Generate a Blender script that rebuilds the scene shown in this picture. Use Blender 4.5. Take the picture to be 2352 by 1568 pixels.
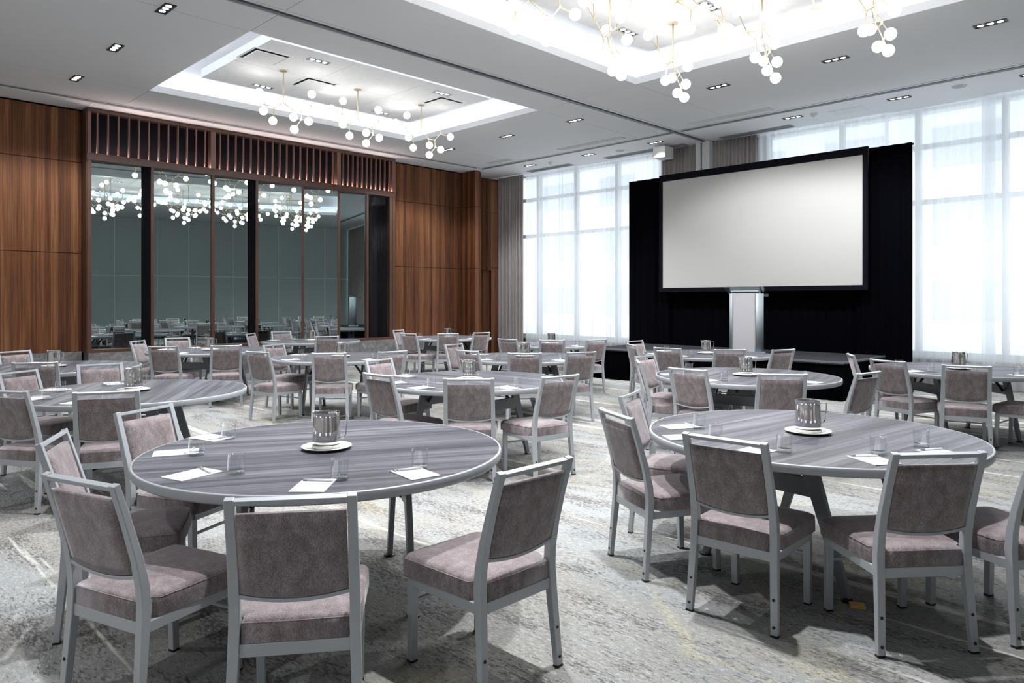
import bpy, math, random
from mathutils import Vector, Matrix

PI = math.pi
rnd = random.Random(7)
sc = bpy.context.scene
col = sc.collection
for o in list(bpy.data.objects):
    bpy.data.objects.remove(o, do_unlink=True)

# ------------------------------------------------------------------ camera
F_PX, W_PX, H_PX = 1657.0, 2352.0, 1568.0
EYE = 1.52
cam_d = bpy.data.cameras.new('camera')
cam_d.sensor_fit = 'HORIZONTAL'
cam_d.sensor_width = 36.0
cam_d.lens = 36.0 * F_PX / W_PX
cam_d.shift_y = -(784 - 690) / W_PX
cam_d.clip_start = 0.05
cam_d.clip_end = 300
cam = bpy.data.objects.new('camera', cam_d)
col.objects.link(cam)
cam.location = (0, 0, EYE)
cam.rotation_euler = (PI / 2, 0, PI / 4)
sc.camera = cam

# ------------------------------------------------------------------ world, exposure
world = bpy.data.worlds.new('overcast')
sc.world = world
world.use_nodes = True
bg = world.node_tree.nodes['Background']
bg.inputs['Color'].default_value = (0.86, 0.93, 1.0, 1)
bg.inputs['Strength'].default_value = 2.1
sc.view_settings.view_transform = 'Standard'
sc.view_settings.look = 'None'
sc.view_settings.exposure = 0.14
sc.view_settings.gamma = 1.0
sc.view_settings.use_curve_mapping = False
sc.cycles.max_bounces = 8
sc.cycles.diffuse_bounces = 4
sc.cycles.glossy_bounces = 4
sc.cycles.transmission_bounces = 4
sc.cycles.transparent_max_bounces = 16
sc.cycles.caustics_reflective = False
sc.cycles.caustics_refractive = False
sc.cycles.sample_clamp_indirect = 6.0
sc.cycles.use_denoising = True

SPOT_W = 560.0          # one recessed downlight
GLOBE_L = 10.5          # opal globes
COVE_L = 62.0           # led strips in the ceiling trays
LOUVRE_L = 110.0         # led strip under the louvres
ZC = 5.0                # main ceiling
XW = -14.85             # left wall
YC = 14.35              # curtain plane
XR, YB = 4.0, -3.0      # walls behind the camera

# ------------------------------------------------------------------ materials
M = {}
def nodes_of(name):
    m = bpy.data.materials.new(name)
    m.use_nodes = True
    nt = m.node_tree
    b = nt.nodes['Principled BSDF']
    M[name] = m
    return m, nt, b
def plain(name, c, rough=0.5, metal=0.0, spec=0.5, noise=0.0, scale=30.0):
    m, nt, b = nodes_of(name)
    b.inputs['Roughness'].default_value = rough
    b.inputs['Metallic'].default_value = metal
    b.inputs['Specular IOR Level'].default_value = spec
    tc = nt.nodes.new('ShaderNodeTexCoord')
    n = nt.nodes.new('ShaderNodeTexNoise')
    n.inputs['Scale'].default_value = scale
    n.inputs['Detail'].default_value = 4
    nt.links.new(tc.outputs['Object'], n.inputs['Vector'])
    mx = nt.nodes.new('ShaderNodeMix')
    mx.data_type = 'RGBA'
    k = noise if noise else 0.04
    mx.inputs[6].default_value = tuple(max(0, v * (1 - k)) for v in c) + (1,)
    mx.inputs[7].default_value = tuple(v * (1 + k) for v in c) + (1,)
    nt.links.new(n.outputs['Fac'], mx.inputs[0])
    nt.links.new(mx.outputs[2], b.inputs['Base Color'])
    return m
def emis(name, c, s):
    m, nt, b = nodes_of(name)
    b.inputs['Base Color'].default_value = (*c, 1)
    b.inputs['Emission Color'].default_value = (*c, 1)
    b.inputs['Emission Strength'].default_value = s
    return m
def N(nt, t, **kw):
    n = nt.nodes.new(t)
    for k, v in kw.items():
        if hasattr(n, k) and k not in n.inputs:
            setattr(n, k, v)
        else:
            n.inputs[k].default_value = v
    return n
def ramp(nt, src, stops):
    r = nt.nodes.new('ShaderNodeValToRGB')
    e = r.color_ramp.elements
    while len(e) < len(stops):
        e.new(0.5)
    for el, (p, c) in zip(e, stops):
        el.position = p
        el.color = (*c, 1) if len(c) == 3 else c
    nt.links.new(src, r.inputs['Fac'])
    return r
def mapping(nt, scale, coord='Object', rot=(0, 0, 0), loc=(0, 0, 0)):
    tc = nt.nodes.new('ShaderNodeTexCoord')
    mp = nt.nodes.new('ShaderNodeMapping')
    mp.inputs['Scale'].default_value = scale
    mp.inputs['Rotation'].default_value = rot
    mp.inputs['Location'].default_value = loc
    nt.links.new(tc.outputs[coord], mp.inputs['Vector'])
    return mp
def mixc(nt, fac, a, b, mode='MIX'):
    mx = nt.nodes.new('ShaderNodeMix')
    mx.data_type = 'RGBA'
    mx.blend_type = mode
    for sock, v in ((mx.inputs[0], fac), (mx.inputs[6], a), (mx.inputs[7], b)):
        if isinstance(v, (int, float)):
            sock.default_value = v
        elif isinstance(v, tuple):
            sock.default_value = (*v, 1)
        else:
            nt.links.new(v, sock)
    return mx.outputs[2]
def bump(nt, b, h, strength=0.2, dist=0.002):
    bp = nt.nodes.new('ShaderNodeBump')
    bp.inputs['Strength'].default_value = strength
    bp.inputs['Distance'].default_value = dist
    nt.links.new(h, bp.inputs['Height'])
    nt.links.new(bp.outputs['Normal'], b.inputs['Normal'])

plain('ceiling', (0.76, 0.772, 0.785), 0.85, noise=0.03, scale=1.5)
plain('soffit_lit', (0.83, 0.835, 0.85), 0.8)  # ceiling strips paler than the main field, window light put into the colour
plain('ceiling_dark', (0.012, 0.012, 0.016), 0.7)
plain('track_light', (0.62, 0.64, 0.66), 0.45)
plain('track_mid', (0.22, 0.23, 0.26), 0.5)
plain('tray_white', (0.82, 0.83, 0.84), 0.8)
plain('tray_panel', (0.80, 0.80, 0.795), 0.85, noise=0.08, scale=9)
plain('wall_white', (0.74, 0.74, 0.74), 0.8)
plain('white_paint', (0.78, 0.78, 0.79), 0.6)
plain('wall_grey', (0.50, 0.55, 0.55), 0.8, noise=0.03, scale=2)
plain('wall_line', (0.80, 0.85, 0.85), 0.6)
plain('frame_metal', (0.42, 0.448, 0.477), 0.40, 0.15, noise=0.04, scale=8)
plain('table_leg', (0.20, 0.215, 0.235), 0.42, 0.3)
plain('table_rim', (0.36, 0.385, 0.41), 0.4, 0.1)
plain('black_plastic', (0.012, 0.012, 0.013), 0.45)
plain('brace_black', (0.02, 0.02, 0.022), 0.4)
plain('brass', (0.66, 0.57, 0.38), 0.35, 0.6)
plain('plate', (0.80, 0.79, 0.75), 0.25)
plain('paper', (0.86, 0.87, 0.90), 0.7)
plain('pen_body', (0.72, 0.74, 0.77), 0.3)
plain('pen_clip', (0.34, 0.36, 0.39), 0.3, 0.5)
plain('black_cloth', (0.0016, 0.0017, 0.0032), 0.95, spec=0.02, noise=0.2, scale=14)
plain('black_border', (0.005, 0.0055, 0.009), 0.8, spec=0.08)
plain('screen', (0.53, 0.525, 0.51), 0.85)
plain('stage_edge', (0.55, 0.57, 0.60), 0.35, 0.7)
plain('lectern_metal', (0.42, 0.48, 0.52), 0.5, 0.15)
plain('lectern_panel', (0.72, 0.71, 0.75), 0.3, 0.3)
plain('window_frame', (0.60, 0.62, 0.64), 0.5)
plain('sill_wall', (0.20, 0.19, 0.19), 0.8)
plain('facade', (0.88, 0.89, 0.90), 0.9)
plain('facade_glass', (0.58, 0.62, 0.66), 0.5)
plain('vent_dark', (0.02, 0.02, 0.022), 0.6)
plain('grille', (0.36, 0.38, 0.40), 0.5)
plain('downlight_trim', (0.015, 0.015, 0.017), 0.4)
plain('shim', (0.62, 0.36, 0.05), 0.6)
plain('louvre_back', (0.004, 0.004, 0.006), 0.9, spec=0.1)
emis('globe', (1.0, 0.985, 0.96), GLOBE_L)
emis('led_cool', (0.80, 0.88, 1.0), COVE_L)
emis('led_warm', (1.0, 0.80, 0.74), LOUVRE_L)
emis('lamp_disc', (1.0, 0.97, 0.93), 9.0)

# polished steel
m, nt, b = nodes_of('steel')
b.inputs['Base Color'].default_value = (0.72, 0.71, 0.69, 1)
b.inputs['Metallic'].default_value = 1.0
b.inputs['Roughness'].default_value = 0.035

# tinted mirror
m, nt, b = nodes_of('mirror')
b.inputs['Base Color'].default_value = (0.39, 0.455, 0.46, 1)
b.inputs['Metallic'].default_value = 1.0
b.inputs['Roughness'].default_value = 0.0
mp = mapping(nt, (0.6, 0.6, 0.35))
n = N(nt, 'ShaderNodeTexNoise', Scale=1.4, Detail=1.0)
nt.links.new(mp.outputs[0], n.inputs['Vector'])
bump(nt, b, n.outputs['Fac'], 0.15, 0.004)

# thin clear glass (tumblers, window panes)
def thin_glass(name, tint, refl=0.08, edge=0.75):
    m = bpy.data.materials.new(name)
    m.use_nodes = True
    nt = m.node_tree
    nt.nodes.remove(nt.nodes['Principled BSDF'])
    out = nt.nodes['Material Output']
    t = nt.nodes.new('ShaderNodeBsdfTransparent')
    t.inputs['Color'].default_value = (*tint, 1)
    g = nt.nodes.new('ShaderNodeBsdfGlossy')
    g.inputs['Roughness'].default_value = 0.02
    g.inputs['Color'].default_value = (1, 1, 1, 1)
    lf = nt.nodes.new('ShaderNodeLayerWeight')
    lf.inputs['Blend'].default_value = 0.5
    lw = N(nt, 'ShaderNodeMath', operation='POWER')
    nt.links.new(lf.outputs['Facing'], lw.inputs[0])
    lw.inputs[1].default_value = 4.0
    mr = nt.nodes.new('ShaderNodeMapRange')
    mr.inputs['To Min'].default_value = refl
    mr.inputs['To Max'].default_value = edge
    nt.links.new(lw.outputs[0], mr.inputs['Value'])
    mx = nt.nodes.new('ShaderNodeMixShader')
    nt.links.new(mr.outputs[0], mx.inputs[0])
    nt.links.new(t.outputs[0], mx.inputs[1])
    nt.links.new(g.outputs[0], mx.inputs[2])
    nt.links.new(mx.outputs[0], out.inputs['Surface'])
    M[name] = m
thin_glass('tumbler_glass', (0.98, 0.985, 0.985), 0.045, 0.8)
thin_glass('tumbler_base', (0.93, 0.95, 0.95), 0.22, 0.9)
thin_glass('window_glass', (0.97, 0.98, 0.98), 0.03, 0.6)
thin_glass('acrylic', (0.93, 0.95, 0.96), 0.10, 0.8)

# walnut veneer, strips run up the wall
def wood(name, axis, dark, mid, light, red=(0.17, 0.06, 0.028)):
    m, nt, b = nodes_of(name)
    b.inputs['Roughness'].default_value = 0.5
    b.inputs['Specular IOR Level'].default_value = 0.15
    tc = nt.nodes.new('ShaderNodeTexCoord')
    sep = nt.nodes.new('ShaderNodeSeparateXYZ')
    nt.links.new(tc.outputs['Object'], sep.inputs[0])
    add = N(nt, 'ShaderNodeMath', operation='ADD')
    nt.links.new(sep.outputs[0], add.inputs[0])
    nt.links.new(sep.outputs[1], add.inputs[1])
    mul = N(nt, 'ShaderNodeMath', operation='MULTIPLY')
    nt.links.new(add.outputs[0], mul.inputs[0])
    mul.inputs[1].default_value = 9.5
    fl = N(nt, 'ShaderNodeMath', operation='FLOOR')
    nt.links.new(mul.outputs[0], fl.inputs[0])
    wn = nt.nodes.new('ShaderNodeTexWhiteNoise')
    wn.noise_dimensions = '1D'
    nt.links.new(fl.outputs[0], wn.inputs['W'])
    # grain
    mp = mapping(nt, (26, 26, 0.9))
    n1 = N(nt, 'ShaderNodeTexNoise', Scale=1.0, Detail=5.0, Roughness=0.6)
    nt.links.new(mp.outputs[0], n1.inputs['Vector'])
    mp2 = mapping(nt, (7, 7, 0.25))
    n2 = N(nt, 'ShaderNodeTexNoise', Scale=1.0, Detail=3.0)
    nt.links.new(mp2.outputs[0], n2.inputs['Vector'])
    a1 = N(nt, 'ShaderNodeMath', operation='MULTIPLY_ADD')
    nt.links.new(wn.outputs['Value'], a1.inputs[0])
    a1.inputs[1].default_value = 0.42
    nt.links.new(n1.outputs['Fac'], a1.inputs[2])
    a2 = N(nt, 'ShaderNodeMath', operation='MULTIPLY_ADD')
    nt.links.new(n2.outputs['Fac'], a2.inputs[0])
    a2.inputs[1].default_value = 0.5
    nt.links.new(a1.outputs[0], a2.inputs[2])
    r = ramp(nt, a2.outputs[0], [(0.52, dark), (0.80, mid), (0.98, red), (1.0, light)])
    mr = N(nt, 'ShaderNodeMapRange')
    mr.inputs['From Min'].default_value = 0.42
    mr.inputs['From Max'].default_value = 1.42
    nt.links.new(a2.outputs[0], mr.inputs['Value'])
    nt.links.new(mr.outputs[0], r.inputs['Fac'])
    r.color_ramp.elements[0].position = 0.12
    r.color_ramp.elements[1].position = 0.45
    r.color_ramp.elements[2].position = 0.66
    r.color_ramp.elements[3].position = 0.92
    # fine light line at strip joints
    fr = N(nt, 'ShaderNodeMath', operation='FRACT')
    nt.links.new(mul.outputs[0], fr.inputs[0])
    lt = N(nt, 'ShaderNodeMath', operation='LESS_THAN')
    nt.links.new(fr.outputs[0], lt.inputs[0])
    lt.inputs[1].default_value = 0.05
    f2 = N(nt, 'ShaderNodeMath', operation='MULTIPLY')
    nt.links.new(lt.outputs[0], f2.inputs[0])
    nt.links.new(wn.outputs['Value'], f2.inputs[1])
    c = mixc(nt, f2.outputs[0], r.outputs[0], light)
    nt.links.new(c, b.inputs['Base Color'])
wood('walnut', 'z', (0.038, 0.0155, 0.0078), (0.112, 0.045, 0.0205), (0.27, 0.128, 0.062), (0.168, 0.066, 0.028))
plain('walnut_frame', (0.088, 0.040, 0.024), 0.4, noise=0.25, scale=6)
plain('walnut_fin', (0.20, 0.105, 0.075), 0.45, noise=0.2, scale=6)

# grey veined stone
m, nt, b = nodes_of('stone')
b.inputs['Roughness'].default_value = 0.45
mp = mapping(nt, (1, 1, 1))
n1 = N(nt, 'ShaderNodeTexNoise', Scale=5.0, Detail=8.0, Roughness=0.7, Distortion=1.2)
nt.links.new(mp.outputs[0], n1.inputs['Vector'])
r = ramp(nt, n1.outputs['Fac'], [(0.32, (0.10, 0.098, 0.105)), (0.52, (0.20, 0.195, 0.20)), (0.62, (0.27, 0.265, 0.265)), (0.68, (0.42, 0.41, 0.41))])
nt.links.new(r.outputs[0], b.inputs['Base Color'])

# carpet
m, nt, b = nodes_of('carpet')
b.inputs['Roughness'].default_value = 0.95
b.inputs['Specular IOR Level'].default_value = 0.1
def nz(scale, detail=3.0, rough=0.55, loc=(0, 0, 0), dist=0.0):
    mp = mapping(nt, scale, loc=loc)
    n = N(nt, 'ShaderNodeTexNoise', Scale=1.0, Detail=detail, Roughness=rough, Distortion=dist)
    nt.links.new(mp.outputs[0], n.inputs['Vector'])
    return n.outputs['Fac']
def step(v, lo, hi):
    mr = N(nt, 'ShaderNodeMapRange')
    mr.inputs['From Min'].default_value = lo
    mr.inputs['From Max'].default_value = hi
    nt.links.new(v, mr.inputs['Value'])
    return mr.outputs[0]
def mul_(a, c):
    x = N(nt, 'ShaderNodeMath', operation='MULTIPLY')
    nt.links.new(a, x.inputs[0])
    if isinstance(c, float):
        x.inputs[1].default_value = c
    else:
        nt.links.new(c, x.inputs[1])
    return x.outputs[0]
def add_(a, c):
    x = N(nt, 'ShaderNodeMath', operation='ADD')
    nt.links.new(a, x.inputs[0])
    nt.links.new(c, x.inputs[1])
    return x.outputs[0]
base = mixc(nt, step(nz((0.55, 1.3, 1), 3), 0.4, 0.6), (0.298, 0.318, 0.322), (0.292, 0.284, 0.258))
base = mixc(nt, step(nz((0.9, 4.0, 1), 3, loc=(9, 3, 0)), 0.53, 0.60), base, (0.285, 0.28, 0.265))
light = mul_(step(nz((28, 58, 1), 4, 0.75, (3, 1, 0)), 0.50, 0.62), 0.55)
base = mixc(nt, light, base, (0.52, 0.525, 0.505))
patch = step(nz((1.6, 5.5, 1), 4, 0.65, (5, 8, 0)), 0.38, 0.68)
fleck = step(add_(nz((25, 68, 1), 5, 0.8, (1, 4, 0)), mul_(patch, 0.17)), 0.595, 0.665)
base = mixc(nt, mul_(fleck, 0.92), base, (0.12, 0.113, 0.118))
cream = mul_(step(nz((0.22, 5.5, 1), 3, 0.5, (2, 6, 0)), 0.625, 0.65), step(nz((9, 50, 1), 3, 0.7), 0.36, 0.50))
base = mixc(nt, mul_(cream, 0.85), base, (0.72, 0.71, 0.655))
yl = nz((0.55, 0.75, 1), 2, 0.5, (7, 2, 0), 0.6)
ya = N(nt, 'ShaderNodeMath', operation='SUBTRACT')
nt.links.new(yl, ya.inputs[0]); ya.inputs[1].default_value = 0.5
yb = N(nt, 'ShaderNodeMath', operation='ABSOLUTE')
nt.links.new(ya.outputs[0], yb.inputs[0])
ymask = N(nt, 'ShaderNodeMapRange')
ymask.inputs['From Min'].default_value = 0.004
ymask.inputs['From Max'].default_value = 0.026
ymask.inputs['To Min'].default_value = 1.0
ymask.inputs['To Max'].default_value = 0.0
nt.links.new(yb.outputs[0], ymask.inputs['Value'])
yy = mul_(mul_(ymask.outputs[0], step(nz((60, 60, 1), 2, 0.7), 0.45, 0.55)), step(nz((0.8, 0.8, 1), 1, 0.5, (4, 4, 0)), 0.45, 0.6))
base = mixc(nt, mul_(yy, 0.6), base, (0.52, 0.47, 0.29))
pile = nz((230, 230, 1), 2, 0.6)
base = mixc(nt, 0.4, base, ramp(nt, pile, [(0.3, (0.40, 0.40, 0.40)), (0.7, (0.95, 0.95, 0.95))]).outputs[0], 'MULTIPLY')
nt.links.new(base, b.inputs['Base Color'])
bump(nt, b, pile, 0.3, 0.003)

# stage carpet
m, nt, b = nodes_of('stage_carpet')
b.inputs['Roughness'].default_value = 0.9
f = nz((60, 60, 60), 3)
r = ramp(nt, f, [(0.3, (0.024, 0.026, 0.030)), (0.7, (0.044, 0.046, 0.052))])
nt.links.new(r.outputs[0], b.inputs['Base Color'])
b.inputs['Specular IOR Level'].default_value = 0.0
b.inputs['IOR'].default_value = 1.0

# laminate table top, grain along local x
m, nt, b = nodes_of('table_top')
b.inputs['Roughness'].default_value = 0.45
b.inputs['Specular IOR Level'].default_value = 0.16
g1 = nz((0.8, 46, 1), 6, 0.72, dist=0.2)
g2 = nz((0.5, 7, 1), 3, 0.5, (4, 2, 0), 0.3)
r = ramp(nt, add_(mul_(g1, 0.65), mul_(g2, 0.45)), [(0.40, (0.026, 0.023, 0.029)), (0.50, (0.057, 0.057, 0.069)), (0.58, (0.095, 0.097, 0.112)), (0.68, (0.17, 0.17, 0.185))])
nt.links.new(r.outputs[0], b.inputs['Base Color'])

# mauve chair fabric
m, nt, b = nodes_of('fabric')
b.inputs['Roughness'].default_value = 0.8
b.inputs['Specular IOR Level'].default_value = 0.25
b.inputs['Sheen Weight'].default_value = 0.55
b.inputs['Sheen Roughness'].default_value = 0.45
b.inputs['Sheen Tint'].default_value = (0.9, 0.85, 0.9, 1)
f1 = nz((300, 300, 110), 4, 0.75)
f2 = nz((26, 26, 14), 3, 0.6, (2, 0, 5))
r = ramp(nt, add_(mul_(f1, 0.7), mul_(f2, 0.3)), [(0.38, (0.126, 0.097, 0.099)), (0.52, (0.242, 0.204, 0.208)), (0.66, (0.42, 0.372, 0.385))])
nt.links.new(r.outputs[0], b.inputs['Base Color'])
bump(nt, b, f1, 0.25, 0.002)

# grey drapes
m, nt, b = nodes_of('drape')
b.inputs['Roughness'].default_value = 0.85
b.inputs['Specular IOR Level'].default_value = 0.2
f1 = nz((120, 120, 4), 3, 0.6)
r = ramp(nt, f1, [(0.3, (0.32, 0.292, 0.28)), (0.7, (0.43, 0.395, 0.385))])
nt.links.new(r.outputs[0], b.inputs['Base Color'])

# sheer voile
m = bpy.data.materials.new('sheer')
m.use_nodes = True
nt = m.node_tree
nt.nodes.remove(nt.nodes['Principled BSDF'])
out = nt.nodes['Material Output']
tl = nt.nodes.new('ShaderNodeBsdfTranslucent'); tl.inputs['Color'].default_value = (0.93, 0.95, 0.97, 1)
df = nt.nodes.new('ShaderNodeBsdfDiffuse'); df.inputs['Color'].default_value = (0.86, 0.88, 0.90, 1)
tp = nt.nodes.new('ShaderNodeBsdfTransparent')
m1 = nt.nodes.new('ShaderNodeMixShader'); m1.inputs[0].default_value = 0.35
nt.links.new(tl.outputs[0], m1.inputs[1]); nt.links.new(df.outputs[0], m1.inputs[2])
m2 = nt.nodes.new('ShaderNodeMixShader')
f1 = nz((90, 90, 1.5), 2, 0.6)
mr = N(nt, 'ShaderNodeMapRange')
mr.inputs['To Min'].default_value = 0.56; mr.inputs['To Max'].default_value = 0.78
nt.links.new(f1, mr.inputs['Value'])
nt.links.new(mr.outputs[0], m2.inputs[0])
nt.links.new(tp.outputs[0], m2.inputs[1]); nt.links.new(m1.outputs[0], m2.inputs[2])
nt.links.new(m2.outputs[0], out.inputs['Surface'])
M['sheer'] = m

# ------------------------------------------------------------------ mesh building
class MB:
    def __init__(self):
        self.v, self.f, self.s = [], [], []
    def add(self, vs, fs, smooth=False):
        o = len(self.v)
        self.v += [tuple(p) for p in vs]
        self.f += [tuple(i + o for i in f) for f in fs]
        self.s += [smooth] * len(fs)
        return self
    def box(self, x0, x1, y0, y1, z0, z1, mat=None):
        vs = [(x, y, z) for z in (z0, z1) for y in (y0, y1) for x in (x0, x1)]
        if mat is not None:
            vs = [mat @ Vector(p) for p in vs]
        return self.add(vs, [(0, 2, 3, 1), (4, 5, 7, 6), (0, 1, 5, 4), (2, 6, 7, 3), (0, 4, 6, 2), (1, 3, 7, 5)])
    def cbox(self, c, sx, sy, sz, rot=None):
        m = Matrix.Translation(c) @ (rot.to_4x4() if rot is not None else Matrix.Identity(4))
        return self.box(-sx / 2, sx / 2, -sy / 2, sy / 2, -sz / 2, sz / 2, m)
    def bar(self, pts, sizes, up=(1, 0, 0), cap=True):
        """rectangular section swept along pts; sizes = (width along 'up', depth) for each point"""
        n = len(pts)
        P = [Vector(p) for p in pts]
        u = Vector(up).normalized()
        rings = []
        for i, p in enumerate(P):
            a = P[max(i - 1, 0)]; c = P[min(i + 1, n - 1)]
            t = (c - a).normalized()
            side = (u - t * u.dot(t)).normalized()
            w = t.cross(side)
            sx, sy = sizes[i] if isinstance(sizes, list) else sizes
            rings.append([p + side * (sx / 2 * a_) + w * (sy / 2 * b_) for a_, b_ in ((-1, -1), (1, -1), (1, 1), (-1, 1))])
        vs = [q for r in rings for q in r]
        fs = []
        for i in range(n - 1):
            for k in range(4):
                k2 = (k + 1) % 4
                fs.append((i * 4 + k, i * 4 + k2, i * 4 + 4 + k2, i * 4 + 4 + k))
        if cap:
            fs.append((3, 2, 1, 0)); e = (n - 1) * 4
            fs.append((e, e + 1, e + 2, e + 3))
        return self.add(vs, fs)
    def tube(self, pts, r, seg=8):
        P = [Vector(p) for p in pts]
        n = len(P)
        rings = []
        ref = Vector((0.13, 0.27, 0.95))
        for i, p in enumerate(P):
            t = (P[min(i + 1, n - 1)] - P[max(i - 1, 0)]).normalized()
            a = t.cross(ref)
            if a.length < 1e-3:
                a = t.cross(Vector((1, 0, 0)))
            a.normalize(); c = t.cross(a)
            rr = r[i] if isinstance(r, (list, tuple)) else r
            rings.append([p + (a * math.cos(2 * PI * k / seg) + c * math.sin(2 * PI * k / seg)) * rr for k in range(seg)])
        vs = [q for g in rings for q in g]
        fs = []
        for i in range(n - 1):
            for k in range(seg):
                k2 = (k + 1) % seg
                fs.append((i * seg + k, i * seg + k2, (i + 1) * seg + k2, (i + 1) * seg + k))
        self.add(vs, fs, True)
        o = [tuple(range(seg))[::-1], tuple((n - 1) * seg + k for k in range(seg))]
        return self.add(vs, o) if False else self._caps(vs, o)
    def _caps(self, vs, fs):
        base = len(self.v) - len(vs)
        self.f += [tuple(i + base for i in f) for f in fs]
        self.s += [False] * len(fs)
        return self
    def lathe(self, prof, seg=24, c=(0, 0, 0), smooth=True, shape=None):
        vs, fs = [], []
        n = len(prof)
        for k in range(seg):
            a = 2 * PI * k / seg
            for r, z in prof:
                x, y = r * math.cos(a), r * math.sin(a)
                if shape:
                    x, y, z = shape(x, y, z, a)
                vs.append((c[0] + x, c[1] + y, c[2] + z))
        for k in range(seg):
            k2 = (k + 1) % seg
            for i in range(n - 1):
                fs.append((k * n + i, k2 * n + i, k2 * n + i + 1, k * n + i + 1))
        return self.add(vs, fs, smooth)
    def sphere(self, c, r, seg=20, rings=12):
        prof = [(r * math.sin(PI * i / rings) + (1e-5 if i in (0, rings) else 0), -r * math.cos(PI * i / rings)) for i in range(rings + 1)]
        return self.lathe(prof, seg, c)
    def mesh(self, name, mat):
        me = bpy.data.meshes.new(name)
        me.from_pydata(self.v, [], self.f)
        me.update()
        me.polygons.foreach_set('use_smooth', self.s)
        me.materials.append(M[mat])
        return me
    def build(self, name, mat, parent=None, bevel=0.0, seg=2, loc=None):
        o = bpy.data.objects.new(name, self.mesh(name, mat))
        col.objects.link(o)
        if parent:
            o.parent = parent
        if loc:
            o.location = loc
        if bevel:
            bv = o.modifiers.new('bevel', 'BEVEL')
            bv.width = bevel; bv.segments = seg; bv.limit_method = 'ANGLE'; bv.angle_limit = math.radians(40)
        return o
def tag(o, label=None, cat=None, group=None, kind=None):
    if label: o['label'] = label
    if cat: o['category'] = cat
    if group: o['group'] = group
    if kind: o['kind'] = kind
    return o
def empty(name, loc=(0, 0, 0), rz=0.0):
    o = bpy.data.objects.new(name, None)
    col.objects.link(o)
    o.location = loc
    o.rotation_euler = (0, 0, rz)
    o.empty_display_size = 0.1
    return o
def copy_tree(o, parent=None, skip=()):
    c = o.copy()
    col.objects.link(c)
    c.parent = parent
    for ch in list(o.children):
        if ch.name.split('.')[0] in skip:
            continue
        copy_tree(ch, c, skip)
    return c
def obj_mesh(name, me, parent=None, loc=(0, 0, 0), rz=0.0):
    o = bpy.data.objects.new(name, me)
    col.objects.link(o)
    o.parent = parent
    o.location = loc
    o.rotation_euler = (0, 0, rz)
    return o
ORD = ['leftmost', 'second from left', 'third from left', 'fourth from left', 'fifth from left', 'sixth from left']

# ------------------------------------------------------------------ floor
tag(MB().box(-16, 4.4, -6.4, 15.2, -0.12, 0).build('floor', 'carpet'), 'pale grey mottled carpet with cream and ochre streaks', kind='structure')

# ------------------------------------------------------------------ ceiling with two coffered trays and slots
ceil = tag(MB().box(-15.4, 4.4, -6.4, 15.2, 5.55, 5.65).build('ceiling', 'ceiling_dark'), 'pale grey plaster ceiling with two lit trays', kind='structure')
GW = 0.11                                    # half width of a slot zone
XB, YG, XA = -8.15, 12.93, -14.06           # slot lines
TR1 = (-12.70, -9.00, 4.20, 9.68)
TR2 = (-6.80, -1.30, 4.20, 9.62)
def panel(x0, x1, y0, y1, z1=5.10, mat='ceiling'):
    g = 0.004
    MB().box(x0 + g, x1 - g, y0 + g, y1 - g, ZC, z1).build('ceiling_panel', mat, ceil)
def field(x0, x1, y0, y1, tr):
    a, b_, c, d = tr
    panel(x0, a, y0, y1) if False else None
    panel(x0, a, y0, c); panel(a, b_, y0, c); panel(b_, x1, y0, c)
    panel(x0, a, c, d); panel(b_, x1, c, d)
    panel(x0, a, d, y1); panel(a, b_, d, y1); panel(b_, x1, d, y1)
field(XA + GW, XB - GW, YB, YG - GW, TR1)
field(XB + GW, XR, YB, YG - GW, TR2)
panel(XW - 0.3, XA - GW, YB, 3.75, mat='soffit_lit'); panel(XW - 0.3, XA - GW, 3.75, YG + GW, mat='soffit_lit')
panel(XW - 0.3, XB - GW, YG + GW, 15.0, mat='soffit_lit')
panel(XB + GW, XR, YG + GW, 15.0, mat='soffit_lit')
def slot(axis, c, a0, a1, flip=False):
    """moving-wall track: light trim, grey channel, dark slot, grey edge"""
    s = -1 if flip else 1
    def bx(u0, u1, z0, z1, mat, name):
        lo, hi = sorted((c + s * u0, c + s * u1))
        m_ = MB()
        if axis == 'x':
            m_.box(lo, hi, a0, a1, z0, z1)
        else:
            m_.box(a0, a1, lo, hi, z0, z1)
        m_.build(name, mat, ceil)
    bx(0.05, GW, ZC - 0.006, 5.10, 'track_light', 'track_trim')
    bx(0.0, 0.05, ZC + 0.02, 5.10, 'track_mid', 'track_channel')
    bx(-0.05, 0.0, ZC + 0.09, 5.10, 'ceiling_dark', 'track_slot')
    bx(-GW, -0.05, ZC + 0.012, 5.10, 'track_mid', 'track_edge')
slot('x', XB, YB, 14.2)
slot('x', XA, YB, YG - GW)
slot('y', YG, XA, XB - GW, True)
slot('y', YG, XB + GW, XR, True)

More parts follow.
